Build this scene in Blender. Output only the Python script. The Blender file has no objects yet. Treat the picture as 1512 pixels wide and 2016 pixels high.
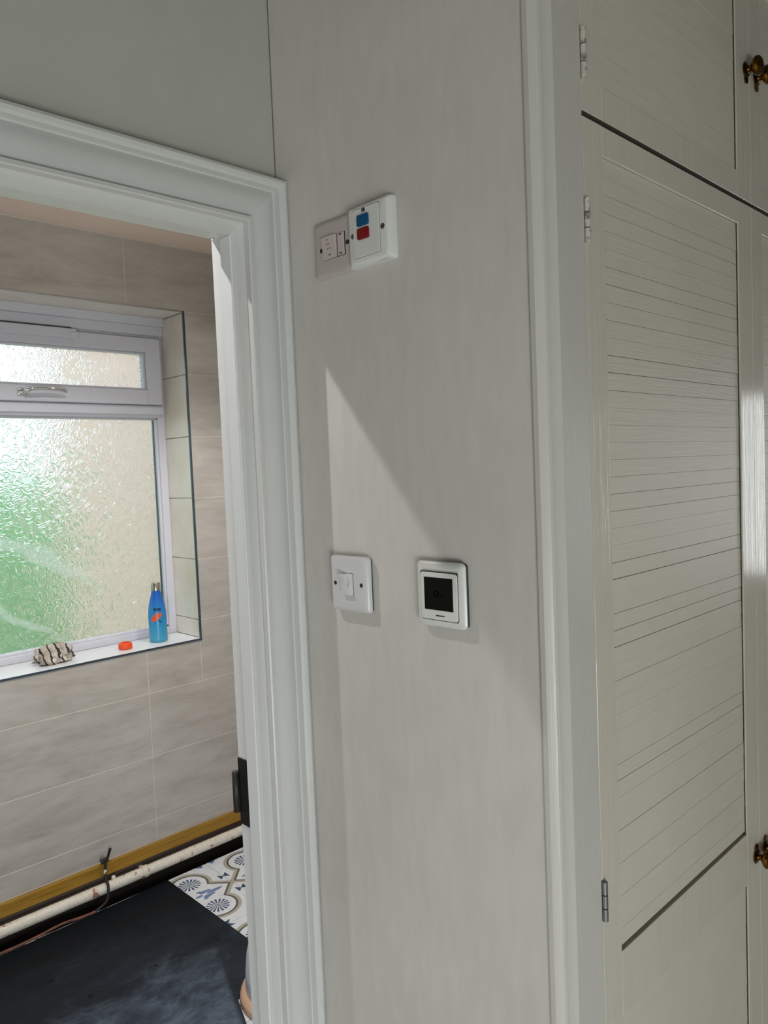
import bpy, bmesh, math, random
from mathutils import Vector, Matrix
random.seed(7)
S = bpy.context.scene
COL = S.collection
H = 1.58                      # eye height; everything below is laid out with the eye level at z = 0 and lifted by H at the end

# ------------------------------------------------------------------ camera, world, lights, exposure
FPX = 1514.0
yaw, pit, rol = math.radians(44.2957), math.radians(-3.1974), math.radians(-2.3474)
F = Vector((math.sin(yaw)*math.cos(pit), math.cos(yaw)*math.cos(pit), math.sin(pit)))
R0 = Vector((math.cos(yaw), -math.sin(yaw), 0)); U0 = R0.cross(F)
RT = math.cos(rol)*R0 + math.sin(rol)*U0; UP = -math.sin(rol)*R0 + math.cos(rol)*U0
cam = bpy.data.objects.new('camera', bpy.data.cameras.new('camera')); COL.objects.link(cam)
cam.matrix_world = Matrix(((RT.x, UP.x, -F.x, 0), (RT.y, UP.y, -F.y, 0), (RT.z, UP.z, -F.z, H), (0, 0, 0, 1)))
cam.data.sensor_fit = 'VERTICAL'; cam.data.sensor_height = 36.0; cam.data.lens = FPX/2016*36.0
cam.data.clip_start = 0.02
S.camera = cam
S.view_settings.view_transform = 'Standard'; S.view_settings.look = 'None'
S.view_settings.exposure = 0.0; S.view_settings.gamma = 1.0; S.view_settings.use_curve_mapping = False
W = bpy.data.worlds.new('sky'); S.world = W; W.use_nodes = True
bg = W.node_tree.nodes['Background']; bg.inputs[0].default_value = (0.84, 0.95, 1.0, 1); bg.inputs[1].default_value = 1.75

def area(name, loc, rot, sx, sy, power, color=(1, 1, 1)):
    d = bpy.data.lights.new(name, 'AREA'); d.shape = 'RECTANGLE'; d.size = sx; d.size_y = sy
    d.energy = power; d.color = color
    o = bpy.data.objects.new(name, d); COL.objects.link(o); o.location = Vector(loc)+Vector((0, 0, H)); o.rotation_euler = rot
    return o
# daylight at the hall's two windows (one at the far right end, one behind the viewer)
area('daylight_end_window', (4.26, -0.215, -0.16), (0, math.radians(90), 0), 0.92, 0.67, 4.8, (1, .98, .95))
area('daylight_back_window', (-.9, -1.70, -1.12), (math.radians(90), 0, 0), 1.4, .78, 48.0, (.90, .96, 1))

# ------------------------------------------------------------------ node helpers
class N:
    def __init__(s, t, sock): s.t, s.k = t, sock
    def _m(s, op, *a):
        n = s.t.nodes.new('ShaderNodeMath'); n.operation = op
        for i, v in enumerate((s,)+a):
            if isinstance(v, N): s.t.links.new(v.k, n.inputs[i])
            else: n.inputs[i].default_value = v
        return N(s.t, n.outputs[0])
    def __add__(s, o): return s._m('ADD', o)
    def __sub__(s, o): return s._m('SUBTRACT', o)
    def __mul__(s, o): return s._m('MULTIPLY', o)
    def __truediv__(s, o): return s._m('DIVIDE', o)
    def abs(s): return s._m('ABSOLUTE')
    def lt(s, o): return s._m('LESS_THAN', o)
    def gt(s, o): return s._m('GREATER_THAN', o)
    def min(s, o): return s._m('MINIMUM', o)
    def max(s, o): return s._m('MAXIMUM', o)
    def f(s, op, *a): return s._m(op, *a)
def lin(c):
    return tuple(((v/255)/12.92 if v/255 <= .04045 else ((v/255+.055)/1.055)**2.4) for v in c)+(1,)
class Mat:
    def __init__(s, name, rgb=(200, 200, 200), rough=.5, metal=0, spec=.5, linear=None):
        s.m = bpy.data.materials.new(name); s.m.use_nodes = True; s.t = s.m.node_tree
        s.b = s.t.nodes['Principled BSDF']
        s.b.inputs['Base Color'].default_value = linear or lin(rgb); s.b.inputs['Roughness'].default_value = rough
        s.b.inputs['Metallic'].default_value = metal; s.b.inputs['Specular IOR Level'].default_value = spec
        s.m.diffuse_color = linear or lin(rgb)
    def coord(s, kind='Object', scale=(1, 1, 1), rot=(0, 0, 0)):
        if kind == 'World': k = s.t.nodes.new('ShaderNodeNewGeometry').outputs['Position']
        else: k = s.t.nodes.new('ShaderNodeTexCoord').outputs[kind]
        mp = s.t.nodes.new('ShaderNodeMapping'); mp.inputs['Scale'].default_value = scale; mp.inputs['Rotation'].default_value = rot
        s.t.links.new(k, mp.inputs[0]); return mp.outputs[0]
    def noise(s, scale=5, detail=4, rough=.55, vec=None, dist=0, out=0):
        n = s.t.nodes.new('ShaderNodeTexNoise'); n.inputs['Scale'].default_value = scale; n.inputs['Detail'].default_value = detail
        n.inputs['Roughness'].default_value = rough; n.inputs['Distortion'].default_value = dist
        s.t.links.new(vec if vec is not None else s.coord(), n.inputs['Vector']); return N(s.t, n.outputs[out])
    def voronoi(s, scale, vec=None, feature='F1'):
        n = s.t.nodes.new('ShaderNodeTexVoronoi'); n.inputs['Scale'].default_value = scale; n.feature = feature
        s.t.links.new(vec if vec is not None else s.coord(), n.inputs['Vector']); return N(s.t, n.outputs['Distance'])
    def xyz(s, vec):
        n = s.t.nodes.new('ShaderNodeSeparateXYZ'); s.t.links.new(vec, n.inputs[0]); return [N(s.t, n.outputs[i]) for i in range(3)]
    def ramp(s, fac, stops):
        n = s.t.nodes.new('ShaderNodeValToRGB'); s.t.links.new(fac.k, n.inputs[0]); cr = n.color_ramp
        while len(cr.elements) < len(stops): cr.elements.new(.5)
        for e, (p, c) in zip(cr.elements, stops): e.position = p; e.color = c if len(c) == 4 else lin(c)
        return n.outputs[0]
    def mix(s, fac, a, b):
        n = s.t.nodes.new('ShaderNodeMix'); n.data_type = 'RGBA'
        if isinstance(fac, N): s.t.links.new(fac.k, n.inputs[0])
        else: n.inputs[0].default_value = fac
        for i, v in ((6, a), (7, b)):
            if isinstance(v, tuple): n.inputs[i].default_value = v if len(v) == 4 else lin(v)
            else: s.t.links.new(v, n.inputs[i])
        return n.outputs[2]
    def color(s, k): s.t.links.new(k, s.b.inputs['Base Color']); return s
    def roughness(s, k): s.t.links.new(k.k, s.b.inputs['Roughness']); return s
    def bump(s, h, strength=.2, dist=.001, target=None):
        n = s.t.nodes.new('ShaderNodeBump'); n.inputs['Strength'].default_value = strength; n.inputs['Distance'].default_value = dist
        s.t.links.new(h.k, n.inputs['Height'])
        s.t.links.new(n.outputs[0], (target or s.b).inputs['Normal']); return s

M = {}
def paint(name, c, rough, brush=(3, 3, 60), bs=.25, var=.06, spec=.5):
    m = Mat(name, c, rough, spec=spec)
    v = m.coord('World', brush)
    n1 = m.noise(6, 5, .6, v); n2 = m.noise(1.7, 4, .6, m.coord('World'))
    d = tuple(max(0, x*(1-var)) for x in c); e = tuple(min(255, x*(1+var*.6)) for x in c)
    m.color(m.ramp(n2*.7+n1*.3, [(.3, d), (.7, e)]))
    m.bump(n1, bs, .0015); M[name] = m.m; return m
paint('wall_paint', (208, 205, 199), .62, (9, 9, 2.2), .3, .065, .35)
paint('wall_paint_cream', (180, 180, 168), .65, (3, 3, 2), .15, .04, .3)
paint('gloss_wood', (208, 208, 205), .34, (40, 40, 1.6), .3, .03, .5)
paint('gloss_head', (203, 204, 199), .34, (1.6, 40, 40), .3, .03, .5)
paint('post_paint', (202, 200, 191), .32, (40, 40, 1.6), .3, .03, .5)
paint('lining_paint', (232, 234, 235), .34, (40, 40, 1.6), .3, .02, .5)
paint('cupboard_paint', (209, 203, 189), .15, (22, 22, .5), .45, .03, .55)
paint('cupboard_slat', (209, 203, 189), .42, (1.8, 50, 40), .35, .04, .4)
paint('ceiling_dark', (98, 92, 82), .8, (2, 2, 2), .05, .02, .2)  # unseen landing ceiling, coloured dark to dim the tops of the walls
paint('bath_ceiling_paint', (242, 222, 208), .8, (2, 2, 2), .05, .02, .2)
M['corner_dirt'] = Mat('corner_dirt', (120, 112, 96), .9).m
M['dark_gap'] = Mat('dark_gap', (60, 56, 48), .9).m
M['white_plastic'] = Mat('white_plastic', (208, 207, 208), .3).m
M['white_plastic_b'] = Mat('white_plastic_b', (215, 216, 212), .28).m
M['old_plastic'] = Mat('old_plastic', (188, 178, 174), .33).m
M['old_plastic_b'] = Mat('old_plastic_b', (198, 186, 180), .33).m
M['upvc'] = Mat('upvc', (206, 206, 216), .28).m
M['seal'] = Mat('seal', (40, 42, 45), .6).m
M['screw'] = Mat('screw', (105, 105, 102), .4, .8).m
M['screw_dark'] = Mat('screw_dark', (60, 58, 54), .5, .5).m
M['black'] = Mat('black', (12, 12, 12), .5).m
M['print'] = Mat('print', (120, 112, 108), .6).m
M['blue_button'] = Mat('blue_button', (0, 74, 122), .4, spec=.25).m
M['red_button'] = Mat('red_button', (128, 2, 8), .4, spec=.25).m
M['screen'] = Mat('screen', (14, 15, 10), .35, spec=.15).m
M['lcd_mark'] = Mat('lcd_mark', (3, 3, 2), .8, spec=0).m
M['steel'] = Mat('steel', (190, 185, 175), .25, 1).m
M['chrome'] = Mat('chrome', (215, 218, 222), .12, 1).m
m = Mat('edge_trim', (100, 112, 125), .3, .9); M['edge_trim'] = m.m
m = Mat('brass', (150, 105, 38), .2, 1); m.color(m.ramp(m.noise(30, 3), [(.3, (88, 58, 18)), (.7, (138, 102, 42))])); M['brass'] = m.m
m = Mat('painted_hinge', (196, 190, 176), .4); nn = m.noise(120, 3); m.color(m.ramp(nn, [(.36, (120, 116, 108)), (.5, (200, 194, 182))])); m.bump(nn, .3); M['painted_hinge'] = m.m
M['worn_hinge'] = Mat('worn_hinge', (130, 130, 130), .35, .6).m
# wall tile: soft horizontally streaked beige stone
m = Mat('wall_tile', (190, 182, 172), .3)
v = m.coord('World', (1.5, 1.5, 6)); n1 = m.noise(2.2, 6, .62, v, .6); n2 = m.noise(9, 5, .6, v)
m.color(m.ramp(n1*.7+n2*.3, [(.3, (160, 153, 146)), (.5, (180, 174, 168)), (.7, (194, 189, 183))])); m.bump(n2, .05, .001); M['wall_tile'] = m.m
M['grout'] = Mat('grout', (205, 198, 188), .8).m
m = Mat('reveal_tile', (226, 216, 196), .3); n1 = m.noise(6, 4); m.color(m.ramp(n1, [(.3, (216, 206, 192)), (.7, (232, 227, 218))])); M['reveal_tile'] = m.m
M['sill_white'] = Mat('sill_white', (226, 228, 230), .25).m
# pine batten stained yellow-brown
m = Mat('batten_wood', (150, 105, 25), .55); v = m.coord('World', (1.2, 30, 30)); n1 = m.noise(5, 6, .6, v, .5)
m.color(m.ramp(n1, [(.3, (128, 92, 18)), (.55, (160, 120, 34)), (.75, (142, 104, 24))])); m.bump(n1, .2); M['batten_wood'] = m.m
m = Mat('flaked_pipe', (222, 214, 200), .45); n1 = m.noise(22, 6, .65); n2 = m.noise(80, 3)
m.color(m.mix((n1*.75+n2*.25).gt(.585), m.ramp(n2, [(.3, (212, 204, 190)), (.7, (230, 224, 212))]), m.ramp(n2, [(.3, (80, 58, 48)), (.6, (176, 130, 112))]))); m.bump(n1, .4, .002); M['flaked_pipe'] = m.m
M['dark_plaster'] = Mat('dark_plaster', (92, 78, 74), .9).m
M['trench'] = Mat('trench', (22, 18, 15), .95).m
M['cable_black'] = Mat('cable_black', (35, 30, 28), .6).m
m = Mat('cable_red', (112, 58, 48), .6); m.color(m.ramp(m.noise(30, 3), [(.3, (84, 50, 42)), (.7, (140, 84, 72))])); M['cable_red'] = m.m
# patterned floor tile print (quatrefoils with rosettes)
m = Mat('pattern_tile', (215, 220, 228), .35)
px, py, pz = m.xyz(m.coord('World'))
PER = .46; CX, CY = 1.340, 2.541
ax = (px-CX).f('WRAP', PER/2, -PER/2).abs(); ay = (py-CY).f('WRAP', PER/2, -PER/2).abs()
def dist(x, y, cx, cy): a = x-cx; b = y-cy; return (a*a+b*b).f('SQRT')
d1 = dist(ax, ay, .102, .102)
sdf = (d1-.066).min((ax+ay-.212)*.707)
inside = sdf.lt(0)
line = sdf.gt(0)*sdf.lt(.008); band = sdf.gt(.008)*sdf.lt(.021)
ang = (ay-.102).f('ARCTAN2', ax-.102)
spoke = (ang*15).f('COSINE').gt(-.05)*d1.gt(.013)*d1.lt(.043)
core = d1.lt(.012)
leaf_x, leaf_y = ax.max(ay), ax.min(ay)
def ell(cx, cy, rx, ry):
    a = (leaf_x-cx)*(1/rx); b = (leaf_y-cy)*(1/ry); return (a*a+b*b).lt(1)
leaf = ell(.150, 0, .034, .009).max(ell(.112, .017, .017, .010)).max(ell(.085, .0, .016, .007)).max(ell(.132, .016, .012, .007)).max(ell(.098, .028, .010, .006))
bx_, by_ = (leaf_x-.23).abs(), (leaf_y-.063)
bow = (bx_.max(by_.abs())).lt(.019)*((bx_-by_.abs()).gt(-.001))
cx_, cy_ = ax-.23, ay-.23
cr = (cx_*cx_+cy_*cy_).f('SQRT'); cang = cy_.f('ARCTAN2', cx_)
corner = cr.lt(.055)*cr.gt(.016)*((cang*4).f('COSINE').lt(-.1))
ring = (cr-.03).abs().lt(.0025)
speck = (m.voronoi(55, m.coord('World')).lt(.11))*sdf.gt(.024)
ns = m.noise(40, 3, .5, m.coord('World'))
c = m.ramp(ns, [(.3, (226, 231, 240)), (.7, (238, 241, 246))])
c = m.mix(speck, c, (170, 172, 186)); c = m.mix(bow, c, (52, 74, 104)); c = m.mix(corner, c, (96, 122, 150)); c = m.mix(ring, c, (160, 172, 158))
c = m.mix(band, c, (186, 180, 168)); c = m.mix(line, c, (88, 92, 82)); c = m.mix(leaf, c, (112, 134, 178)); c = m.mix(spoke, c, (54, 74, 116)); c = m.mix(core, c, (150, 166, 168))
m.color(c); M['pattern_tile'] = m.m
# dusty black sheet
m = Mat('dusty_black', (20, 26, 34), .6, spec=.2)
px, py, pz = m.xyz(m.coord('World'))
n1 = m.noise(6, 9, .74, m.coord('World', (1, 1.8, 1), (0, 0, .6)), .35); n2 = m.noise(2.2, 4, .6, m.coord('World')); n3 = m.noise(60, 3, .6, m.coord('World'))
edge = (px-1.2855)-(py-2.179)*.386+((n3-.5)*.012)            # the straight side of the dusted rectangle
topf = ((py*-1)+2.28+(px-1.28)*.02+(n1-.5)*.5)
dust = ((edge*-1)*60).f('ADD', 0).max(0).min(1)*((topf*2.6).max(0).min(1))
wide = ((py*-1+2.62+(n2-.5)*.5)*2.2).max(0).min(1)*.38
rings = (m.voronoi(5.5, m.coord('World'))-.42).abs().lt(.03)*n1.gt(.5)*.25
amt = ((dust*.9+wide*.55+rings*wide)*((n1-.22)*1.9).max(0).min(1)).min(1)
spots = m.voronoi(13, m.coord('World')).lt(.11)*n2.gt(.47)
cc = m.mix(amt, (9, 15, 22), (112, 126, 146)); cc = m.mix(spots, cc, (8, 10, 14)); m.color(cc)
m.bump(n1, .2, .002); M['dusty_black'] = m.m
# bottle, rag etc.
m = Mat('bottle_blue', (40, 125, 185), .3); v = m.coord('Object'); ox, oy, oz = m.xyz(v)
nb = m.noise(16, 4, .6, v, .8); base = m.ramp(oz*4.4, [(.05, (66, 150, 185)), (.35, (40, 140, 190)), (.62, (38, 120, 190)), (.8, (26, 92, 180))])
ca = (ox*math.cos(-.75)+oy*math.sin(-.75))
sx_, sz_ = ca*1.0-.004, oz-.104
sx2 = sx_*.8+sz_*.6; sz2 = sz_*.8-sx_*.6
patch = ((sx2*sx2)*1600+(sz2*sz2)*6400+(nb-.5)*.8).lt(1)*((oy*.75+ox*-.55).lt(0.01))
dk = ((oz-.070).abs().lt(.024)*(ca-.010).abs().lt(.014)*nb.gt(.48)).max((oz-.135).abs().lt(.006)*(ca-.008).abs().lt(.014))
base = m.mix((nb.gt(.57))*oz.lt(.06), base, (120, 175, 190)); base = m.mix(dk, base, (22, 62, 110)); base = m.mix(patch, base, (205, 92, 62)); m.color(base); M['bottle_blue'] = m.m
M['orange_plastic'] = Mat('orange_plastic', (232, 82, 28), .4).m
m = Mat('striped_rag', (176, 166, 154), .9); v = m.coord('Object', (1, 1, 1), (0, .5, .4)); ox, oy, oz = m.xyz(v); nb = m.noise(14, 3, .5, v)
st = ((ox*230+nb*10).f('SINE')).gt(.78); m.color(m.mix(st, m.ramp(nb, [(.35, (150, 140, 128)), (.65, (205, 198, 188))]), (52, 46, 42))); m.bump(m.noise(220, 2), .3, .001); M['striped_rag'] = m.m
M['tub_white'] = Mat('tub_white', (240, 246, 253), .35).m
M['tub_peach'] = Mat('tub_peach', (238, 196, 168), .5).m
# textured window glass with dried soap smears
gm = bpy.data.materials.new('textured_glass'); gm.use_nodes = True; m = Mat.__new__(Mat); m.m = gm; m.t = gm.node_tree; m.b = m.t.nodes['Principled BSDF']
out = m.t.nodes['Material Output']; m.t.nodes.remove(m.b)
rf = m.t.nodes.new('ShaderNodeBsdfRefraction'); rf.inputs['IOR'].default_value = 1.14; rf.inputs['Roughness'].default_value = .34; rf.inputs['Color'].default_value = (.95, .98, 1, 1)
gl = m.t.nodes.new('ShaderNodeBsdfGlossy'); gl.inputs['Roughness'].default_value = .12
tl = m.t.nodes.new('ShaderNodeBsdfTranslucent'); tl.inputs['Color'].default_value = (.9, .94, .95, 1)
v1 = m.voronoi(34, m.coord('World'), 'SMOOTH_F1'); v2 = m.noise(60, 3, .6, m.coord('World'))
hh = (v1*42).f('SINE')*.5+v2*.4; m.b = rf; m.bump(hh, .7, .004, rf); m.bump(hh, .6, .004, gl)
px, py, pz = m.xyz(m.coord('World')); nz = m.noise(3.5, 3, .5, m.coord('World'))
arc = dist(px, pz, .62, .55)
nf = m.noise(26, 4, .7, m.coord('World'))
smear = (((arc*25+nz*6+nf*1.2).f('SINE')-.72)*3).max(0).min(1)*((nz-.43)*9).max(0).min(1)*((px*-1+1.42)*6).max(0).min(1)*((pz*-1+1.5)*8).max(0).min(1)*.5
mx = m.t.nodes.new('ShaderNodeMixShader'); m.t.links.new((smear.max(.13)).k, mx.inputs[0]); m.t.links.new(rf.outputs[0], mx.inputs[1]); m.t.links.new(tl.outputs[0], mx.inputs[2])
mx2 = m.t.nodes.new('ShaderNodeMixShader'); mx2.inputs[0].default_value = .05; m.t.links.new(mx.outputs[0], mx2.inputs[1]); m.t.links.new(gl.outputs[0], mx2.inputs[2])
m.t.links.new(mx2.outputs[0], out.inputs[0]); M['textured_glass'] = gm
m = Mat('hedge_leaf', (70, 150, 70), .6); nb = m.noise(9, 5, .6, m.coord('World')); m.color(m.ramp(nb, [(.35, (66, 140, 76)), (.65, (134, 192, 118))])); M['hedge_leaf'] = m.m
m = Mat('lawn', (150, 180, 90), .8); nb = m.noise(6, 5, .6, m.coord('World')); m.color(m.ramp(nb, [(.35, (138, 176, 84)), (.65, (190, 204, 120))])); M['lawn'] = m.m
m = Mat('peach_render', (236, 208, 190), .8); nb = m.noise(14, 4, .6, m.coord('World')); m.color(m.ramp(nb, [(.3, (240, 184, 168)), (.5, (248, 208, 196)), (.7, (252, 230, 224))])); M['peach_render'] = m.m
m = Mat('hall_boards', (150, 120, 85), .5); nb = m.noise(4, 5, .6, m.coord('World', (1.5, 20, 1))); m.color(m.ramp(nb, [(.3, (192, 184, 168)), (.7, (214, 206, 192))])); M['hall_boards'] = m.m
em = bpy.data.materials.new('lamp_glow'); em.use_nodes = True; eb = em.node_tree.nodes['Principled BSDF']
eb.inputs['Emission Color'].default_value = (1, .93, .82, 1); eb.inputs['Emission Strength'].default_value = 6; M['lamp_glow'] = em

# ------------------------------------------------------------------ mesh helpers
class B:
    """collects geometry for ONE mesh object"""
    def __init__(s): s.bm = bmesh.new()
    def box(s, x0, x1, y0, y1, z0, z1, bev=0, seg=1):
        bm = bmesh.new()
        v = [bm.verts.new(p) for p in ((x0, y0, z0), (x1, y0, z0), (x1, y1, z0), (x0, y1, z0), (x0, y0, z1), (x1, y0, z1), (x1, y1, z1), (x0, y1, z1))]
        for f in ((0, 3, 2, 1), (4, 5, 6, 7), (0, 1, 5, 4), (1, 2, 6, 5), (2, 3, 7, 6), (3, 0, 4, 7)): bm.faces.new([v[i] for i in f])
        if bev: bmesh.ops.bevel(bm, geom=list(bm.edges), offset=bev, segments=seg, profile=.5, affect='EDGES')
        s.add(bm); return s
    def add(s, bm):
        me = bpy.data.meshes.new('t'); bm.to_mesh(me); bm.free(); s.bm.from_mesh(me); bpy.data.meshes.remove(me)
    def loops(s, rings, closed=True, cap0=True, cap1=True):
        """skin a list of equally long point rings"""
        bm = s.bm; vs = [[bm.verts.new(p) for p in r] for r in rings]; n = len(rings[0])
        for a, b in zip(vs, vs[1:]):
            for i in range(n if closed else n-1):
                j = (i+1) % n
                try: bm.faces.new((a[i], a[j], b[j], b[i]))
                except ValueError: pass
        if cap0 and closed: bm.faces.new(vs[0][::-1])
        if cap1 and closed: bm.faces.new(vs[-1])
        return s
    def lathe(s, prof, mat=Matrix(), seg=28):
        """prof: (radius, height) pairs turned about local z"""
        rings = []
        for r, h in prof:
            rings.append([mat @ Vector((max(r, 1e-5)*math.cos(2*math.pi*i/seg), max(r, 1e-5)*math.sin(2*math.pi*i/seg), h)) for i in range(seg)])
        return s.loops(rings)
    def tube(s, pts, r, seg=10):
        pts = [Vector(p) for p in pts]; rings = []; nrm = None
        for i, p in enumerate(pts):
            t = (pts[min(i+1, len(pts)-1)]-pts[max(i-1, 0)]).normalized()
            if nrm is None: nrm = t.orthogonal().normalized()
            nrm = (nrm-t*nrm.dot(t)).normalized(); b = t.cross(nrm)
            rr = r[i] if isinstance(r, (list, tuple)) else r
            rings.append([p+nrm*rr*math.cos(2*math.pi*k/seg)+b*rr*math.sin(2*math.pi*k/seg) for k in range(seg)])
        return s.loops(rings)
    def obj(s, name, mat, parent=None, smooth=False, auto=None):
        bmesh.ops.recalc_face_normals(s.bm, faces=s.bm.faces)
        me = bpy.data.meshes.new(name); s.bm.to_mesh(me); s.bm.free()
        o = bpy.data.objects.new(name, me); COL.objects.link(o)
        if isinstance(mat, str): me.materials.append(M[mat])
        if smooth or auto:
            for p in me.polygons: p.use_smooth = True
            if auto:
                try: me.set_sharp_from_angle(angle=math.radians(auto))
                except Exception: pass
        if parent is not None: put(o, parent)
        return o
def wloc(o):
    l = Vector(o.location)
    while o.parent: o = o.parent; l = l+Vector(o.location)
    return l
def put(o, parent):
    o.parent = parent; o.location = Vector(o.location)-wloc(parent); return o
def link_copy(src, name, loc, parent):
    o = bpy.data.objects.new(name, src.data); COL.objects.link(o); o.location = Vector(loc); put(o, parent); return o
def tag(o, label=None, cat=None, group=None, kind=None):
    if label: o['label'] = label
    if cat: o['category'] = cat
    if group: o['group'] = group
    if kind: o['kind'] = kind
    return o
def thing(name, loc, label, cat, group=None, kind=None):
    o = bpy.data.objects.new(name, None); COL.objects.link(o); o.location = loc; o.empty_display_size = .05
    return tag(o, label, cat, group, kind)
def struct(name, b, mat, label, cat, **k):
    return tag(b.obj(name, mat, **k), label, cat, kind='structure')
def rrect(w, h, r, seg=6, cx=0, cy=0):
    pts = []
    for qx, qy, a0 in ((1, 1, 0), (-1, 1, 90), (-1, -1, 180), (1, -1, 270)):
        for i in range(seg+1):
            a = math.radians(a0+90*i/seg); pts.append((cx+qx*(w/2-r)+r*math.cos(a), cy+qy*(h/2-r)+r*math.sin(a)))
    return pts

# ------------------------------------------------------------------ the room
WX = .80                       # face of the return wall
DY = 1.045                     # hall face of the door wall
BY = 1.1148                     # bathroom face of the door wall
CY0 = .53                      # cupboard front
X1 = .702                      # door lining, right side
ZB = .379                      # underside of the door head
XL = -.12                      # door lining, left side
FY = 2.79                      # bathroom window wall, tile face
FL, CE = -1.58, .92            # floor, ceiling
struct('floor', B().box(-1.7, 4.4, -1.75, 1.12, FL-.10, FL), 'hall_boards', 'plain wooden floor of the landing', 'floor')
struct('ceiling', B().box(-1.7, 4.4, -1.75, 1.10, CE, CE+.1), 'ceiling_dark', 'unseen dark ceiling over the landing', 'ceiling')
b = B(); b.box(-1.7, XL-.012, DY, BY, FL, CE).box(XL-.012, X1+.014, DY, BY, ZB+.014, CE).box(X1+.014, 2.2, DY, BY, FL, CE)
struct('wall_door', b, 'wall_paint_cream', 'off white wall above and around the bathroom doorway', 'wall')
struct('wall_return', B().box(WX, WX+.03, .5505, DY, FL, CE), 'wall_paint', 'off white patchily painted wall that carries the switches', 'wall')
b = B(); b.box(-1.78, -1.7, -1.75, 1.1, FL, CE); struct('wall_left', b, 'wall_paint', 'plain left wall of the landing', 'wall')
b = B(); b.box(-1.7, -1.6, -1.68, -1.64, FL, CE).box(-.2, 4.4, -1.68, -1.64, FL, CE).box(-1.6, -.2, -1.68, -1.64, -.73, CE).box(-1.6, -.2, -1.68, -1.64, FL, -1.51)
struct('wall_back', b, 'wall_paint', 'wall behind the viewer with a window opening', 'wall')
b = B(); b.box(4.2, 4.28, -1.64, -.55, FL, CE).box(4.2, 4.28, .12, .6, FL, CE).box(4.2, 4.28, -.55, .12, .30, CE).box(4.2, 4.28, -.55, .12, FL, -.62)
struct('wall_end', b, 'wall_paint', 'end wall of the landing with a small window', 'wall')
struct('wall_beside_cupboard', B().box(2.06, 4.2, CY0, CY0+.08, FL, CE), 'wall_paint', 'plain wall continuing past the cupboard', 'wall')
B().box(WX-.0012, WX, DY-.0013, DY, .478, CE).obj('corner_crack', 'corner_dirt', bpy.data.objects['wall_return'])
# bathroom shell
struct('ceiling_bathroom', B().box(-.9, 2.2, BY, FY+.02, CE, CE+.1), 'bath_ceiling_paint', 'pale pinkish bathroom ceiling', 'ceiling')
struct('wall_bathroom_left', B().box(-.98, -.9, BY, FY+.02, FL-.1, CE), 'wall_tile', 'tiled left wall of the bathroom', 'wall')
struct('wall_bathroom_right', B().box(2.2, 2.28, BY, FY+.02, FL-.1, CE), 'wall_tile', 'tiled right wall of the bathroom', 'wall')
OX0, OX1, OZ0, OZ1 = .45, 1.635, -.663, .662      # window opening
wb = B(); Y0, Y1 = FY+.0007, FY+.30
wb.box(-.9, OX0-.008, Y0, Y1, FL-.1, CE).box(OX1+.008, 2.2, Y0, Y1, FL-.1, CE).box(OX0-.008, OX1+.008, Y0, Y1, OZ1+.008, CE).box(OX0-.008, OX1+.008, Y0, Y1, FL-.1, OZ0-.012)
far = struct('wall_bathroom_window', wb, 'grout', 'beige stone tiled bathroom wall around the window', 'wall')
zj = [.917]+[.666-.251*k for k in range(9)]+[-1.43]
xj = [-.9, -.403, .197, .797, 1.397, 1.997, 2.2]
def tile(x0, x1, z0, z1, y0=FY, y1=FY+.010):
    if x1-x0 < .012 or z1-z0 < .012: return
    g = .0013; B().box(x0+g, x1-g, y0, y1, z0+g, z1-g, .0009).obj('tile', 'wall_tile', far)
for za, zb in zip(zj, zj[1:]):
    for xa, xb in zip(xj, xj[1:]):
        if xb <= OX0 or xa >= OX1 or za <= OZ0 or zb >= OZ1-.001: tile(xa, xb, zb, za); continue
        if za > OZ1: tile(xa, xb, OZ1, za)
        zl, zh = max(zb, OZ0), min(za, OZ1)
        if zb < OZ0:                                          # row cut by the sill
            if xa < OX0: tile(xa, OX0, zb, za); xa2 = OX0
            else: xa2 = xa
            if xb > OX1: tile(max(OX1, xa2), xb, zb, za); xb2 = OX1
            else: xb2 = xb
            tile(xa2, xb2, zb, OZ0)
        else:
            if xa < OX0: tile(xa, OX0, zb, za)
            if xb > OX1: tile(OX1, xb, zb, za)
# reveal tiles right side
FR = 2.965                     # room face of the window frame
for za, zb in zip(zj, zj[1:]):
    zl, zh = max(zb, OZ0), min(za, OZ1)
    if zh-zl > .02:
        B().box(OX1, OX1+.010, FY+.002, FR+.05, zl+.0013, zh-.0013, .0009).obj('reveal_tile', 'reveal_tile', far)
        B().box(OX0-.010, OX0, FY+.002, FR+.05, zl+.0013, zh-.0013, .0009).obj('reveal_tile', 'reveal_tile', far)
for xa, xb in ((OX0, .797), (.797, 1.397), (1.397, OX1)):
    B().box(xa+.001, xb-.001, FY+.002, FR+.05, OZ1, OZ1+.009, .0009).obj('reveal_tile', 'reveal_tile', far)
# edging strips round the opening
B().box(OX1-.001, OX1+.007, FY-.003, FY+.006, OZ0, OZ1+.007, .001).obj('edge_strip', 'edge_trim', far)
B().box(OX0-.007, OX0+.001, FY-.003, FY+.006, OZ0, OZ1+.007, .001).obj('edge_strip', 'edge_trim', far)
B().box(OX0, OX1, FY-.003, FY+.006, OZ1-.001, OZ1+.006, .001).obj('edge_strip', 'chrome', far)
B().box(OX0-.007, OX1+.007, FY-.004, FY+.006, OZ0-.010, OZ0-.0015, .001).obj('edge_strip', 'edge_trim', far)
B().box(OX0, OX1, FY-.001, FR+.05, OZ0-.012, OZ0, .0012).obj('sill', 'sill_white', far)
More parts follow.
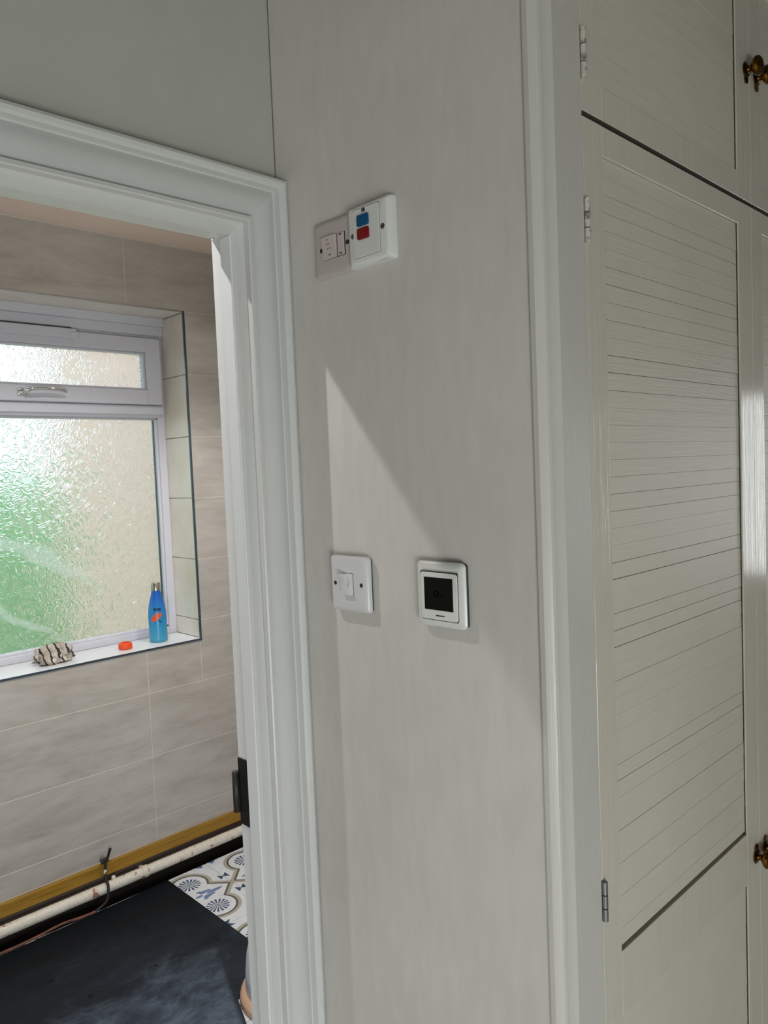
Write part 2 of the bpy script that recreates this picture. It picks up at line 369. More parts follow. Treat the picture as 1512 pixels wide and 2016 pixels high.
# below the tiles: dark plaster, batten, pipe in a trench
struct('trim_1', B().box(-.9, 2.2, FY-.014, FY+.0005, -1.480, -1.432, .002), 'batten_wood', 'yellow brown timber batten fixed along the wall below the tiles', 'batten')
B().box(-.9, 2.2, FY-.0015, FY+.0005, -1.525, -1.481).obj('plaster_strip', 'dark_plaster', far)
B().box(-.9, 2.2, FY-.0012, FY+.0005, FL-.084, -1.526).obj('trench_side', 'trench', far)
bf = struct('floor_bathroom', B().box(-.9, 2.2, BY, 2.742, FL-.10, FL-.007).box(-.9, 2.2, 2.742, FY, FL-.12, FL-.085), 'trench', 'bathroom subfloor under the patterned tiles, open along the wall', 'floor')
tx = [1.57-.46*k for k in range(-1, 6)][::-1]; ty = [2.311-.46*k for k in range(0, 3)]
ty = [1.125]+sorted(ty)+[2.742]; ty = sorted(set(ty)); tx = [-.9]+[x for x in tx if -.85 < x < 2.15]+[2.2]
for xa, xb in zip(tx, tx[1:]):
    for ya, yb in zip(ty, ty[1:]):
        if yb-ya > .02: B().box(xa+.0008, xb-.0008, ya+.0008, yb-.0008, FL-.009, FL, .0007).obj('floor_tile', 'pattern_tile', bf)

# ------------------------------------------------------------------ bathroom window
win = thing('window_1', (1.04, FR+.03, OZ0), 'white plastic framed bathroom window with obscured glass', 'window', kind='structure')
fy0, fy1 = FR, FR+.065
b = B()
b.box(OX1-.034, OX1, fy0+.012, fy1, OZ0, OZ1, .003).box(OX0, OX0+.034, fy0+.012, fy1, OZ0, OZ1, .003)
b.box(OX0+.034, OX1-.034, fy0+.012, fy1, .574, .615, .003).box(OX0+.034, OX1-.034, fy0+.012, fy1, OZ0, OZ0+.030, .003)
b.obj('frame', 'upvc', win)
b = B().box(OX0, OX1, fy0-.022, fy0+.012, .628, OZ1, .002).box(OX0, OX1, fy0-.006, fy0+.02, .590, .630, .003); b.obj('head_packer', 'upvc', win)
TZ0, TZ1 = .252, .303
rings = []
for z, y in ((TZ0, fy1), (TZ0, fy0+.010), (TZ0+.008, fy0+.004), (TZ0+.014, fy0-.004), (TZ1-.012, fy0-.004), (TZ1, fy0+.006), (TZ1, fy1)):
    rings.append((y, z))
B().loops([[(x, y, z) for y, z in rings] for x in (OX0+.012, OX1-.016)]).obj('transom', 'upvc', win)
# top hung sash
sh = B(); sx0, sx1, sz0, sz1 = OX0+.030, OX1-.018, TZ1+.002, .578; gx1, gz0, gz1 = 1.552, .366, .519; gx0 = sx0+.066
sh.box(gx1, sx1, fy0-.010, fy1-.01, sz0, sz1, .003).box(sx0, gx0, fy0-.010, fy1-.01, sz0, sz1, .003).box(gx0, gx1, fy0-.010, fy1-.01, sz0, gz0, .003).box(gx0, gx1, fy0-.010, fy1-.01, gz1, sz1, .003)
sash = sh.obj('sash', 'upvc', win)
b = B(); b.box(gx1-.010, gx1-.0005, fy0+.004, fy0+.03, gz0, gz1, .002).box(gx0+.0005, gx0+.010, fy0+.004, fy0+.03, gz0, gz1, .002).box(gx0+.01, gx1-.01, fy0+.004, fy0+.03, gz0, gz0+.008, .002).box(gx0+.01, gx1-.01, fy0+.004, fy0+.03, gz1-.008, gz1, .002); b.obj('glazing_bead', 'upvc', sash)
B().box(gx0+.002, gx1-.011, fy0+.018, fy0+.024, gz0+.002, gz1-.002).obj('pane', 'textured_glass', sash)
b = B(); b.box(sx1+.0006, sx1+.003, fy0+.002, fy0+.012, sz0, sz1); b.obj('seal', 'seal', sash)
# handle on the sash's bottom rail
hb = B(); hb.box(1.035, 1.075, fy0-.022, fy0-.0102, .326, .350, .004, 2)
pts = [(1.055, fy0-.022, .338), (1.060, fy0-.040, .342), (1.075, fy0-.046, .346), (1.12, fy0-.046, .350), (1.17, fy0-.044, .348), (1.196, fy0-.040, .344), (1.204, fy0-.036, .338)]
hb.tube(pts, [.008, .008, .0078, .0075, .007, .0065, .004], 10); hb.obj('handle', 'chrome', sash, auto=40)
# slim vent bar over the sash
vb = B().box(OX0+.09, 1.262, fy0-.028, fy0-.0102, .548, .584, .003); vent = vb.obj('vent_bar', 'upvc', win)
B().box(1.235, 1.268, fy0-.034, fy0-.024, .546, .572, .003).obj('end_cap', 'upvc', vent)
B().box(OX0+.09, 1.245, fy0-.020, fy0-.012, .5845, .589).obj('shadow_gap', 'seal', vent)
# lower fixed light
lx0, lx1, lz0, lz1 = OX0+.034, OX1-.034, OZ0+.030, TZ0
b = B(); b.box(lx1-.010, lx1+.001, fy0+.02, fy0+.045, lz0, lz1, .002).box(lx0-.001, lx0+.010, fy0+.02, fy0+.045, lz0, lz1, .002).box(lx0, lx1, fy0+.02, fy0+.045, lz0-.001, lz0+.010, .002).box(lx0, lx1, fy0+.02, fy0+.045, lz1-.008, lz1+.001, .002); b.obj('glazing_bead', 'upvc', win)
B().box(lx1-.0135, lx1-.0105, fy0+.034, fy0+.0435, lz0+.01, lz1-.008).obj('seal', 'edge_trim', win)
B().box(lx0+.002, lx1-.002, fy0+.047, fy0+.053, lz0+.001, lz1-.001).obj('pane', 'textured_glass', win)
# outside: lawn, hedge, neighbouring wall
tag(B().box(-14, 16, FY+.32, 30, -2.0, -1.9).obj('lawn', 'lawn'), 'green lawn outside the bathroom window', 'lawn', kind='structure')
tag(B().box(1.86, 2.1, FY+.34, 4.75, -1.9, 3.4).box(1.82, 2.14, FY+.34, 4.80, 3.4, 3.46).obj('wall_neighbour', 'peach_render'), 'peach rendered wall outside, seen through the obscured glass', 'wall', kind='structure')
hd = bmesh.new(); bmesh.ops.create_icosphere(hd, subdivisions=5, radius=1)
for v in hd.verts:
    d = v.co.normalized(); k = 1+.10*math.sin(9*d.x+3*d.z)*math.cos(7*d.z+2)+.05*random.random()
    sp = lambda t: math.copysign(abs(t)**.6, t)
    v.co = Vector((sp(d.x)*3.6*k, sp(d.y)*.8*k, sp(d.z)*1.05*k))
hb = B(); hb.add(hd); h = hb.obj('hedge', 'hedge_leaf', smooth=True); h.location = (-.3, 6.6, -.98); tag(h, 'rounded green hedge outside the bathroom window', 'hedge')

# ------------------------------------------------------------------ bathroom ceiling lamps
def downlight(loc, power, label):
    t = thing('downlight', loc, label, 'lamp', 'bathroom downlights')
    x, y, z = loc
    B().lathe([(.030, -.004), (.043, -.006), (.045, -.003), (.045, 0), (.030, 0)], Matrix.Translation(loc), 28).obj('bezel', 'chrome', t, auto=40)
    B().lathe([(.0001, -.0015), (.028, -.0015), (.028, -.0005), (.0001, -.0005)], Matrix.Translation(loc), 24).obj('lens', 'lamp_glow', t)
    d = bpy.data.lights.new('downlight_beam', 'SPOT'); d.energy = power; d.color = (1, .975, .94); d.spot_size = math.radians(132); d.spot_blend = .4; d.shadow_soft_size = .012
    o = bpy.data.objects.new('downlight_beam', d); COL.objects.link(o); o.location = (x, y, z-.012); put(o, t)
    return t
downlight((.215, 1.515, CE), 27.0, 'small round ceiling downlight just inside the bathroom doorway')
downlight((1.61, 1.57, CE), 36.0, 'added unseen fill downlight by the right wall of the bathroom')  # added fill lamp, brightens the bathroom floor and tiles
downlight((.95, 1.95, CE), 46.0, 'added unseen fill downlight in the middle of the bathroom')  # second added lamp, put in to lift the floor brightness
downlight((1.61, 2.29, CE), 3.0, 'small round ceiling downlight near the bathroom window')

# ------------------------------------------------------------------ doorway: lining and architrave
door = thing('door_1', (.3, DY, FL), 'white painted bathroom doorway lining with no door hung', 'doorway', kind='structure')
ST, RB, BACK = .027, .012, 1.1150
b = B(); b.box(X1, X1+.014, DY-.0008, DY+ST, FL, ZB, .001).box(X1+RB, X1+.014+RB, DY+ST, BACK, FL, ZB+RB, .001); b.obj('lining_post', 'lining_paint', door)
b = B(); b.box(XL-.014, XL, DY-.0008, DY+ST, FL, ZB, .001).box(XL-.014-RB, XL-RB, DY+ST, BACK, FL, ZB+RB, .001); b.obj('lining_post', 'lining_paint', door)
b = B(); b.box(XL-.014, X1+.014, DY-.0008, DY+ST, ZB, ZB+.014, .001).box(XL-RB, X1+RB, DY+ST, BACK, ZB+RB, ZB+RB+.014, .001); b.obj('lining_head', 'gloss_head', door)
# hinge on the rebate
hg = B(); hz0, hz1 = -.599, -.483
hg.box(X1+RB-.0025, X1+RB-.0002, BACK-.031, BACK-.001, hz0, hz1, .0006)
hinge = hg.obj('hinge', 'black', door)
B().tube([(X1+RB-.005, BACK+.004, hz0+.02), (X1+RB-.005, BACK+.004, hz1-.025)], .006, 12).obj('knuckle', 'screw_dark', hinge, smooth=True)
prof = [(0, 1.0445), (.010, 1.0435), (.013, 1.035), (.018, 1.0300), (.0184, 1.0175), (.0205, 1.0160), (.0262, 1.0165), (.0275, 1.0190), (.0295, 1.0255), (.033, 1.0275), (.044, 1.0245), (.058, 1.023), (.070, 1.0245), (.0775, 1.0290), (.080, 1.0285), (.0815, 1.0165), (.085, 1.0128), (.0905, 1.0115), (.0955, 1.0135), (.0975, 1.019), (.0975, 1.0449)]
prof = [(0, 1.0449)]+prof
arc_ = thing('trim_2', (.3, DY, FL), 'wide moulded white architrave around the bathroom doorway', 'architrave', kind='structure')
e = .0005
B().loops([[(X1+u, y, FL+.001) for u, y in prof], [(X1+u, y, ZB+u) for u, y in prof]]).obj('architrave_post', 'gloss_wood', arc_, auto=30)
B().loops([[(XL-u, y, FL+.001) for u, y in prof], [(XL-u, y, ZB+u) for u, y in prof]]).obj('architrave_post', 'gloss_wood', arc_, auto=30)
B().loops([[(XL-u, y, ZB+u) for u, y in prof], [(X1+u, y, ZB+u) for u, y in prof]]).obj('architrave_head', 'gloss_head', arc_, auto=30)

# ------------------------------------------------------------------ fitted cupboard
cup = thing('fitted_cupboard', (1.43, CY0+.25, FL), 'tall white fitted cupboard with louvred doors and brass knobs', 'cupboard')
# moulded outer post: plan profile swept upwards
pp = [(WX+.001, .5504), (WX-.002, .5495), (WX-.0035, .547), (WX-.004, .540), (WX-.0015, .5345), (WX+.002, .530), (WX+.006, .5285), (WX+.0075, .5315), (WX+.011, .5325), (WX+.020, .531), (WX+.0265, .5275), (WX+.029, .5265), (WX+.032, .529), (.8955, .529), (.8975, .531), (.8975, .5504)]
B().loops([[(x, y, FL+.001) for x, y in pp], [(x, y, CE-.001) for x, y in pp]]).obj('frame_post', 'post_paint', cup, auto=25)
B().box(2.031, 2.058, .529, .549, FL+.001, CE-.001, .001).obj('frame_post', 'gloss_wood', cup)
B().box(.898, 2.030, .532, .549, .886, CE-.001, .001).obj('top_rail', 'gloss_wood', cup)
B().box(.84, 2.05, .60, .61, FL+.001, CE-.001).obj('back_board', 'dark_gap', cup)
B().box(.8985, 2.030, .572, .595, .430, .456, .001).obj('shelf_rail', 'dark_gap', cup)
B().box(.8985, 2.030, .532, .549, FL+.001, FL+.09, .001).obj('plinth', 'gloss_wood', cup)
for gx in (.8982, 1.4642): B().box(gx-.0005, gx+.0007, .5318, .548, FL+.1, .884).obj('joint_shade', 'dark_gap', cup)  # dark filler strips standing in for shade in the door gaps
PITCH = .0235
def slat_mesh(w):
    # a thin louvre slat: leans slightly, lower edge nearly flush with the stiles
    b = B(); h = PITCH-.00025; pr = [(.0031, 0), (.0033, h), (.0120, h), (.0120, .0)]
    b.loops([[(-w/2, y, z) for y, z in pr], [(w/2, y, z) for y, z in pr]]); return b
SL = {}
def slats(door, x0, x1, z0, z1, gapz=()):
    w = round(x1-x0-.0028, 4)
    if w not in SL:
        o = slat_mesh(w).obj('slat', 'cupboard_slat'); SL[w] = o.data; bpy.data.objects.remove(o)
    n = round((z1-z0)/PITCH); p = (z1-z0)/n
    for i in range(n):
        z = z1-p*(i+1)
        o = bpy.data.objects.new('slat', SL[w]); COL.objects.link(o); k = p/PITCH
        dy = random.uniform(0, .0005); k -= random.choice((.0005, .001, .003, .007, .014))
        if any(abs(z-g) < p*.5 for g in gapz): k -= .05; dy = .0005; z += .0006
        o.location = ((x0+x1)/2-.0013, CY0+.0002+dy, z+.0001); o.scale = (1, 1, k)
        put(o, door)
def cup_door(x0, x1, z0, z1, rails, label, knob, knobz, hinges, side, gaps=()):
    d = thing('door', ((x0+x1)/2, CY0, z0), None, None); d['label'] = label; put(d, cup)
    s = .049 if side < 0 else .049; s2 = .059
    a, c = (s, s2) if side < 0 else (s2-.008, s)
    pz = [z1]+[v for r in rails for v in r]+[z0]
    b = B(); b.box(x0+.0006, x0+a, CY0, CY0+.019, z0+.0015, z1-.0015, .0004); b.obj('stile', 'cupboard_paint', d)
    b = B(); b.box(x1-c, x1-.0008, CY0, CY0+.019, z0+.0015, z1-.0015, .0004); b.obj('stile', 'cupboard_paint', d)
    for (rt, rb) in rails: B().box(x0+a, x1-c, CY0+.0001, CY0+.019, rb, rt, .0006).obj('rail', 'cupboard_paint', d)
    if z0 > 0: B().box(x0+.003, x1-.003, CY0+.0004, CY0+.018, z0-.0012, z0+.0016).obj('edge_shade', 'dark_gap', d)  # dark strip under the upper doors, stands in for shade in the gap
    for (rt, rb), (rt2, rb2) in zip(rails, rails[1:]): (slats(d, x0+a, x1-c, rt2+(.0055 if z0 < 0 and rt2 > -1 else .0003), rb-.0008, gaps), B().box(x1-c-.0015, x1-c-.0001, CY0+.0026, CY0+.012, rt2, rb).obj('joint_shade', 'dark_gap', d))  # thin dark strip draws the shadow line at the slat ends
    return d
def knob(door, x, z, tail):
    b = B(); mt = Matrix.Translation((x, CY0-.0005, z)) @ Matrix.Rotation(math.radians(90), 4, 'X')
    b.lathe([(.0001, .0005), (.0125, .0005), (.0135, .0015), (.012, .003), (.008, .004), (.0062, .006), (.0055, .009), (.0065, .0115), (.011, .0138), (.0155, .0172), (.0168, .0205), (.0158, .0245), (.0115, .0278), (.005, .0293), (.0001, .0296)], mt, 28)
    bm = bmesh.new(); pts = rrect(.013, .020, .0055, 5)
    vs = [bm.verts.new((x+p[0], CY0-.0006, z+p[1]-tail*.013)) for p in pts]; f = bm.faces.new(vs)
    r = bmesh.ops.extrude_face_region(bm, geom=[f]); bmesh.ops.translate(bm, verts=[v for v in r['geom'] if isinstance(v, bmesh.types.BMVert)], vec=(0, -.0022, 0)); b.add(bm)
    o = b.obj('knob', 'brass', door, auto=35); o['label'] = 'round polished brass knob'; return o
def cup_hinge(door, x, z0, z1, worn=False):
    b = B(); h = (z1-z0)/3
    for k in range(3): b.tube([(x, CY0-.0030, z0+k*h+.0008), (x, CY0-.0030, z0+(k+1)*h-.0008)], .0042, 10)
    b.obj('hinge', 'worn_hinge' if worn else 'painted_hinge', door, auto=40)
    B().tube([(x, CY0-.0028, z0+.002), (x, CY0-.0028, z1-.002)], .0032, 8).obj('hinge_pin', 'dark_gap', door)
XA, XB, XC = .8985, 1.4640, 2.0295
ZT, ZM, ZF = .884, .4445, FL+.092
up_r = ((ZT-.0015, ZT-.05), (.491, ZM+.0025))
lo_r = ((ZM-.0045, .4015), (-.689, -.784), (ZF+.07, ZF+.0015))
d1_ = cup_door(XA, XB, ZM+.001, ZT, up_r, 'upper left louvred cupboard door', None, 0, 0, -1, (.658,)); knob(d1_, 1.446, .672, 1); cup_hinge(d1_, .9005, .483, .549)
d2_ = cup_door(XB, XC, ZM+.001, ZT, up_r, 'upper right louvred cupboard door', None, 0, 0, 1); knob(d2_, 1.494, .672, 1)
d3_ = cup_door(XA, XB, ZF, ZM-.003, lo_r, 'tall left louvred cupboard door', None, 0, 0, -1, (.335, .235, .115, -.166, -.260, -.449)); knob(d3_, 1.443, -.744, -1); cup_hinge(d3_, .9005, .279, .337); cup_hinge(d3_, .9005, -.622, -.566, True)
d4_ = cup_door(XB, XC, ZF, ZM-.003, lo_r, 'tall right louvred cupboard door', None, 0, 0, 1); knob(d4_, 1.489, -.744, -1)

# ------------------------------------------------------------------ electrical accessories on the return wall
def plate_obj(name, cy, cz, w, h, layers, mat, parent, seg=6):
    """stack of rounded outlines: layers = (scale inset, corner radius, distance from wall)"""
    rings = []
    for inset, r, out in layers:
        rings.append([(WX-out, cy-p[0], cz+p[1]) for p in rrect(w-2*inset, h-2*inset, r, seg)])
    return B().loops(rings).obj(name, mat, parent, auto=28)
def wall_lathe(name, cy, cz, out0, prof, mat, parent, seg=18):
    mt = Matrix.Translation((WX-out0, cy, cz)) @ Matrix.Rotation(math.radians(-90), 4, 'Y')
    return B().lathe(prof, mt, seg).obj(name, mat, parent, auto=35)
def wall_box(name, cy, cz, u0, u1, v0, v1, w0, w1, mat, parent, bev=.0003):
    return B().box(WX-w1, WX-w0, cy-u1, cy-u0, cz+v0, cz+v1, bev).obj(name, mat, parent)
def screw(cy, cz, out, parent, r=.0034, mat='screw_dark'):
    s = wall_lathe('screw', cy, cz, out-.001, [(r, 0), (r, .0011), (r*.8, .0014), (.0001, .0014)], mat, parent)
    B().box(WX-out-.0007, WX-out-.0003, cy-r*.75, cy+r*.75, cz-.0004, cz+.0004).obj('slot', 'black', s)

# light switch
sy, sz = .8915, -.176
sw = thing('light_switch', (WX, sy, sz-.043), 'white single rocker light switch beside the thermostat', 'switch')
plate_obj('backing', sy, sz, .082, .082, [(0, .003, .0002), (0, .003, .0042)], 'dark_gap', sw)
plate_obj('plate', sy, sz, .086, .086, [(.0, .0045, .0042), (0, .0045, .0088), (.0012, .004, .0112), (.0042, .004, .0134), (.0075, .003, .0142), (.02, .003, .0144)], 'white_plastic', sw)
wall_box('recess', sy, sz, -.0122, .0122, -.0172, .0172, .0144, .0146, 'black', sw, 0)
# rocker: flat half pad and wedge finger
rk = B()
def WP(u, v, w): return (WX-w, sy-u, sz+v)
rk.loops([[WP(-.0115, -.0165, .0147), WP(.0115, -.0165, .0147), WP(.0115, .0165, .0147), WP(-.0115, .0165, .0147)], [WP(-.0115, -.0163, .0190), WP(.0113, -.0163, .0190), WP(.0113, .0163, .0156), WP(-.0115, .0163, .0156)]])
rocker = rk.obj('rocker', 'white_plastic_b', sw)
fb = B(); q = [(-.0112, .0158), (-.0112, -.0158)]
side = [(.0158, .0157), (.0160, .0235), (.0125, .0238), (.002, .0205), (-.0158, .0196), (-.0158, .0157)]
fb.loops([[WP(-.0114, v, w) for v, w in side], [WP(-.0002, v, w) for v, w in side]]); fb.obj('finger', 'white_plastic', rocker)
screw(sy+.0300, sz, .0144, sw); screw(sy-.0300, sz, .0144, sw)

# thermostat
ty_, tz_ = .7040, -.1765
th = thing('thermostat', (WX, ty_, tz_-.045), 'white square thermostat with a dark blank screen', 'thermostat')
plate_obj('backing', ty_, tz_, .084, .087, [(0, .004, .0002), (0, .004, 0.0067)], 'dark_gap', th)
plate_obj('outer_frame', ty_, tz_, .088, .091, [(0, .007, 0.0067), (0, .007, 0.0085), (.0012, .007, 0.0101), (.0045, .006, 0.0121), (.0082, .005, 0.0133), (.0093, .004, 0.0133), (.0095, .004, 0.0105)], 'white_plastic_b', th)
iz = tz_-.0022
plate_obj('shadow_line', ty_, iz, .0688, .0672, [(0, .004, 0.0109), (0, .004, 0.0134)], 'black', th)
iv = plate_obj('face', ty_, iz, .0674, .0658, [(0, .004, 0.0109), (0, .004, 0.0141), (.0008, .0035, 0.0147), (.003, .003, 0.0149)], 'white_plastic_b', th)
scr = wall_box('screen', ty_, iz+.0035, -.0262, .0262, -.0228, .0228, .0145, .0153, 'screen', th, .0003)
wall_box('slot', ty_, iz-.0268, -.006, .010, -.0008, .0008, .0149, .0152, 'black', th, .0001)
def text_mesh(txt, size, name, cy, cz, out, mat, parent):
    cu = bpy.data.curves.new(name, 'FONT'); cu.body = txt; cu.size = size; cu.align_x = 'CENTER'; cu.align_y = 'CENTER'; cu.extrude = .00005
    t = bpy.data.objects.new(name, cu); COL.objects.link(t)
    me = bpy.data.meshes.new_from_object(t.evaluated_get(bpy.context.evaluated_depsgraph_get())); bpy.data.objects.remove(t); bpy.data.curves.remove(cu)
    mt = Matrix(((0, 0, -1, WX-out), (-1, 0, 0, cy), (0, 1, 0, cz), (0, 0, 0, 1)))
    me.transform(mt); me.materials.clear(); me.materials.append(M[mat])
    o = bpy.data.objects.new(name, me); COL.objects.link(o); put(o, parent); return o
text_mesh('D ı', .013, 'screen_mark', ty_, iz+.003, .01540, 'lcd_mark', scr)

# fused spur with a neon/fuse carrier
py_, pz_ = .9015, .3415
sp = thing('fused_switch', (WX, py_, pz_-.043), 'older pinkish white fused switch plate beside the push button box', 'switch')
plate_obj('plate', py_, pz_, .086, .086, [(0, .005, .0003), (0, .005, .004), (.0012, .005, .0065), (.0045, .005, .0086), (.009, .004, .0092), (.02, .003, .0093)], 'old_plastic', sp)
pu = py_-.0085                # the insert sits off centre on the plate
wall_box('recess', pu, pz_, -.0268, .0235, -.0172, .0172, .0093, .0095, 'screw_dark', sp, 0)
rk = B(); q = [(-.0310, .0098), (-.0310, .0110), (.0020, .0150), (.0020, .0096), (-.0310, .0096)]
rk = B()
def SP(u, v, w): return (WX-w, pu-u, pz_+v)
rk.loops([[SP(-.0262, -.0166, .0096), SP(.0040, -.0166, .0096), SP(.0040, .0166, .0096), SP(-.0262, .0166, .0096)], [SP(-.0262, -.0164, .0112), SP(.0038, -.0164, .0112), SP(.0022, .0164, .0150), SP(-.0262, .0164, .0150)]])
r2 = rk.obj('rocker', 'old_plastic_b', sp)
for (u, v, w_, h_) in ((-.0125, .0115, .005, .0016), (-.0115, .0052, .0085, .0016), (-.0140, -.0015, .0012, .0042), (-.0080, -.0015, .0050, .0014), (-.0105, -.0105, .0046, .0030)):
    t_ = (v+.0165)/.033
    B().box(WX-(.0112+t_*.0038)-.00012, WX-(.0112+t_*.0038)+.0006, pu-u-w_/2, pu-u+w_/2, pz_+v-h_/2, pz_+v+h_/2).obj('print', 'print', r2)
fc = wall_box('fuse_carrier', pu, pz_, .0072, .0222, -.0165, .0165, .0096, .0116, 'old_plastic_b', sp, .0006)
wall_box('fuse_slot', pu, pz_, .0122, .0172, .0130, .0150, .0115, .0118, 'black', fc, 0)
wall_box('fuse_slot', pu, pz_, .0122, .0172, -.0148, -.0128, .0115, .0118, 'black', fc, 0)
screw(pu+.0328, pz_, .0093, sp, .0036); screw(pu-.0275, pz_, .0093, sp, .0036)

# push button protection box
by0, bz0 = .8135, .3425
pb = thing('push_button_box', (WX, by0, bz0-.044), 'white safety switch box with a blue and a red push button', 'switch')
plate_obj('housing', by0, bz0, .0885, .0885, [(0, .004, .0003), (0, .004, .006), (.0016, .004, .0120), (.0050, .004, .0160), (.0090, .003, .0172), (.02, .002, .0173)], 'white_plastic_b', pb)
mu, mv = -.0010, .001
plate_obj('module_line', by0-mu, bz0+mv, .0552, .0702, [(0, .0025, .0172), (0, .0025, .01755)], 'print', pb)
plate_obj('module', by0-mu, bz0+mv, .0540, .0690, [(0, .0025, .0172), (0, .0025, .0182), (.0006, .002, .0188)], 'white_plastic_b', pb)
def button(u0, u1, v0, v1, mat, nm, lab):
    o = plate_obj(nm, by0-(u0+u1)/2, bz0+(v0+v1)/2, u1-u0, v1-v0, [(0, .0018, .0186), (0, .0018, .0216), (.0009, .0014, .0226)], mat, pb); o['label'] = lab
button(-.0165, .0060, .0095, .0250, 'blue_button', 'button', 'blue push button')
button(-.0165, .0060, -.0095, .0060, 'red_button', 'button', 'red push button')
ind = wall_box('indicator', by0, bz0, -.0085, -.0015, .0290, .0345, .0187, .0191, 'black', pb, .0002)
wall_box('indicator_bar', by0, bz0, -.0063, -.0057, .0293, .0342, .0190, .0192, 'old_plastic', ind, 0)
screw(by0-.0318, bz0, .0173, pb, .0042, 'screw'); screw(by0+.0305, bz0, .0173, pb, .0040, 'screw')
for k in range(6): B().box(WX-.0098, WX-.0086, by0-.0135-k*.0034-.0024, by0-.0135-k*.0034, bz0-.04355, bz0-.0429).obj('print', 'print', pb)

# ------------------------------------------------------------------ things on the window sill
zs = OZ0
bt = thing('water_bottle', (1.497, 2.880, zs), 'blue metal water bottle with an orange print on the sill', 'bottle')
def bot_part(name, prof, mat):
    o = B().lathe(prof, Matrix(), 32).obj(name, mat, None, auto=40); o.parent = bt; return o
bot_part('body', [(.0001, .0005), (.033, .0005), (.0358, .004), (.036, .012), (.0362, .10), (.0352, .125), (.0315, .150), (.0262, .172), (.0215, .190), (.0185, .203), (.0178, .210), (.0001, .210)], 'bottle_blue')
bot_part('cap', [(.0001, .209), (.0186, .209), (.0188, .212), (.0182, .238), (.0165, .2415), (.0001, .2425)], 'steel')
ob = B(); ob.lathe([(.0225, .001), (.0240, .001), (.0250, .003), (.0250, .021), (.0240, .024), (.0215, .0255), (.0170, .0255), (.0160, .023), (.0160, .004), (.0180, .001)], Matrix(), 32)
for k in range(28):
    a = 2*math.pi*k/28; ob.tube([(.0251*math.cos(a), .0251*math.sin(a), .004), (.0251*math.cos(a), .0251*math.sin(a), .020)], .0011, 6)
o = ob.obj('bottle_lid', 'orange_plastic', auto=40); o.location = (1.345, 2.862, zs); tag(o, 'small round orange plastic lid on the white sill', 'lid')
rg = bmesh.new(); bmesh.ops.create_icosphere(rg, subdivisions=5, radius=1)
rr = random.Random(3); wav = [(Vector((rr.uniform(-1, 1), rr.uniform(-1, 1), rr.uniform(-1, 1)))*rr.uniform(2.5, 8), rr.uniform(0, 6.3), rr.uniform(.03, .085)) for _ in range(14)]
for v in rg.verts:
    d = v.co.normalized(); k = .86
    for w_, ph, am in wav: k += am*(1-2*abs(math.sin(d.dot(w_)+ph)))*.75
    z = d.z*k; x, y = d.x*k, d.y*k
    z = max(z, -.35+.06*math.sin(7*x)); sp_ = 1.0+.25*max(0, -z)
    v.co = Vector((x*.088*sp_, y*.052*sp_, (z+.42)*.058))
zmin = min(v.co.z for v in rg.verts)
for v in rg.verts: v.co.z -= zmin-.0005
rb_ = B(); rb_.add(rg); rag = rb_.obj('rag', 'striped_rag', smooth=True); rag.location = (1.070, 2.872, zs); tag(rag, 'crumpled grey striped cleaning rag on the sill', 'rag')

# ------------------------------------------------------------------ pipe, cable and floor clutter
PYC, PZC, PR = 2.752, -1.512, .0197
pipe = thing('waste_pipe', (.6, PYC, PZC-PR), 'old white painted pipe with flaking paint along the wall', 'pipe')
n = 60; B().tube([(-.88+3.06*i/n, PYC, PZC) for i in range(n+1)], [PR*(1+.02*math.sin(i*2.3)) for i in range(n+1)], 18).obj('tube', 'flaked_pipe', pipe, smooth=True)
for x in (1.315, .40): 
    b = B(); b.tube([(x-.012, PYC, PZC), (x+.012, PYC, PZC)], PR+.003, 18); b.box(x-.008, x+.008, PYC+PR-.002, FY+.0, PZC-.006, PZC+.012, .001); b.obj('bracket', 'flaked_pipe', pipe, auto=40)
B().lathe([(.0001, 0), (.008, 0), (.008, .010), (.005, .014), (.0001, .015)], Matrix.Translation((1.195, PYC+.006, PZC+PR-.003)), 10).obj('paint_lump', 'flaked_pipe', pipe, smooth=True)
cb = thing('loose_cable', (1.15, 2.74, FL), 'loose brown cable clipped to the batten and trailing along the floor edge', 'cable')
def smooth_path(ps, n=8):
    out = []; ps = [Vector(p) for p in ps]
    for i in range(len(ps)-1):
        p0, p1, p2, p3 = ps[max(i-1, 0)], ps[i], ps[i+1], ps[min(i+2, len(ps)-1)]
        for k in range(n):
            t = k/n; out.append(.5*((2*p1)+(-p0+p2)*t+(2*p0-5*p1+4*p2-p3)*t*t+(-p0+3*p1-3*p2+p3)*t**3))
    return out+[ps[-1]]
B().tube(smooth_path([(1.175, FY-.016, -1.418), (1.172, FY-.020, -1.45), (1.166, FY-.026, -1.474), (1.163, 2.748, -1.482), (1.160, 2.728, -1.492), (1.156, 2.722, -1.515), (1.145, 2.718, -1.545), (1.105, 2.722, -1.566)]), .0048, 10).obj('riser', 'cable_black', cb, smooth=True)
B().tube(smooth_path([(1.108, 2.722, -1.566), (1.06, 2.735, -1.572), (.99, 2.735, -1.565), (.90, 2.725, -1.566), (.83, 2.728, -1.570), (.74, 2.733, -1.572), (.5, 2.735, -1.574), (.2, 2.737, -1.574)]), .0046, 10).obj('trailing_lead', 'cable_red', cb, smooth=True)
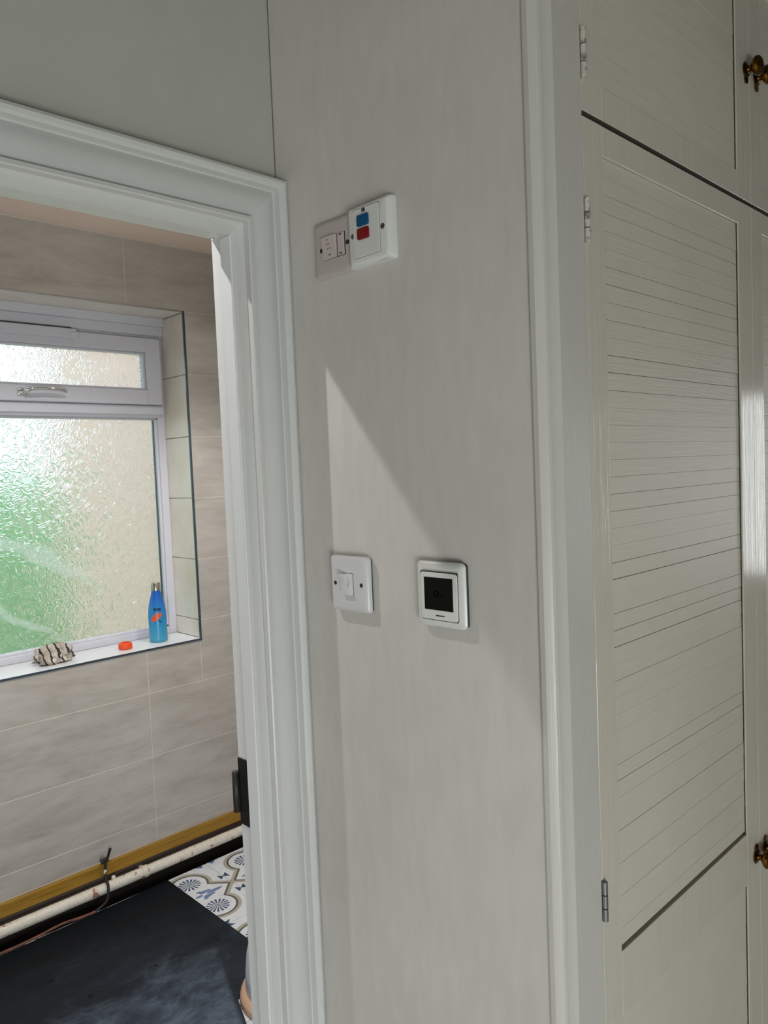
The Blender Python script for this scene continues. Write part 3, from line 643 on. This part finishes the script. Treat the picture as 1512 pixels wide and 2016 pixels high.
B().tube(smooth_path([(1.06, 2.742, -1.580), (.97, 2.744, -1.585), (.86, 2.742, -1.582), (.75, 2.742, -1.583), (.2, 2.745, -1.585)]), .0036, 8).obj('trailing_lead', 'cable_black', cb, smooth=True)
cl = B(); cl.box(1.158, 1.186, FY-.022, FY-.0125, -1.428, -1.410, .002); cl.tube([(1.162, FY-.02, -1.416), (1.152, FY-.036, -1.405)], .0075, 10); cl.tube([(1.182, FY-.018, -1.416), (1.190, FY-.030, -1.376)], [.004, .0055], 10); cl.obj('clip', 'cable_black', cb, auto=40)
B().tube([(1.171, FY-.0205, -1.452), (1.167, FY-.0215, -1.468)], .0056, 10).obj('sleeve', 'white_plastic', cb, smooth=True)
# sheet on the floor
poly = [(-.35, 2.700), (1.400, 2.731), (1.3935, 2.13), (1.335, 2.075), (1.200, 1.945), (1.05, 1.56), (.98, 1.25), (-.35, 1.22)]
bm = bmesh.new(); f = bm.faces.new([bm.verts.new((x, y, FL+.0006)) for x, y in poly]); r = bmesh.ops.extrude_face_region(bm, geom=[f]); bmesh.ops.translate(bm, verts=[v for v in r['geom'] if isinstance(v, bmesh.types.BMVert)], vec=(0, 0, .006))
b = B(); b.add(bm); sheet = b.obj('floor_sheet', 'dusty_black'); tag(sheet, 'large dusty black sheet covering the patterned bathroom floor', 'sheet')
# rounded tub just behind the door frame
tc = (1.348, 1.853, FL+.0)
tb = thing('plastic_tub', tc, 'rounded white tub with a peach lower rim behind the door frame', 'tub')
B().lathe([(.0001, .235), (.06, .232), (.10, .218), (.128, .19), (.142, .14), (.148, .085), (.151, .034)], Matrix.Translation(tc), 40).obj('body', 'tub_white', tb, smooth=True)
B().lathe([(.149, .036), (.158, .032), (.166, .02), (.169, .007), (.150, .007)], Matrix.Translation(tc), 40).obj('rim', 'tub_peach', tb, smooth=True)

# ------------------------------------------------------------------ lift the whole place so that the floor is at z = 0
for o in list(COL.objects):
    if o.parent is None and o.type in {'MESH', 'EMPTY'}: o.location.z += H
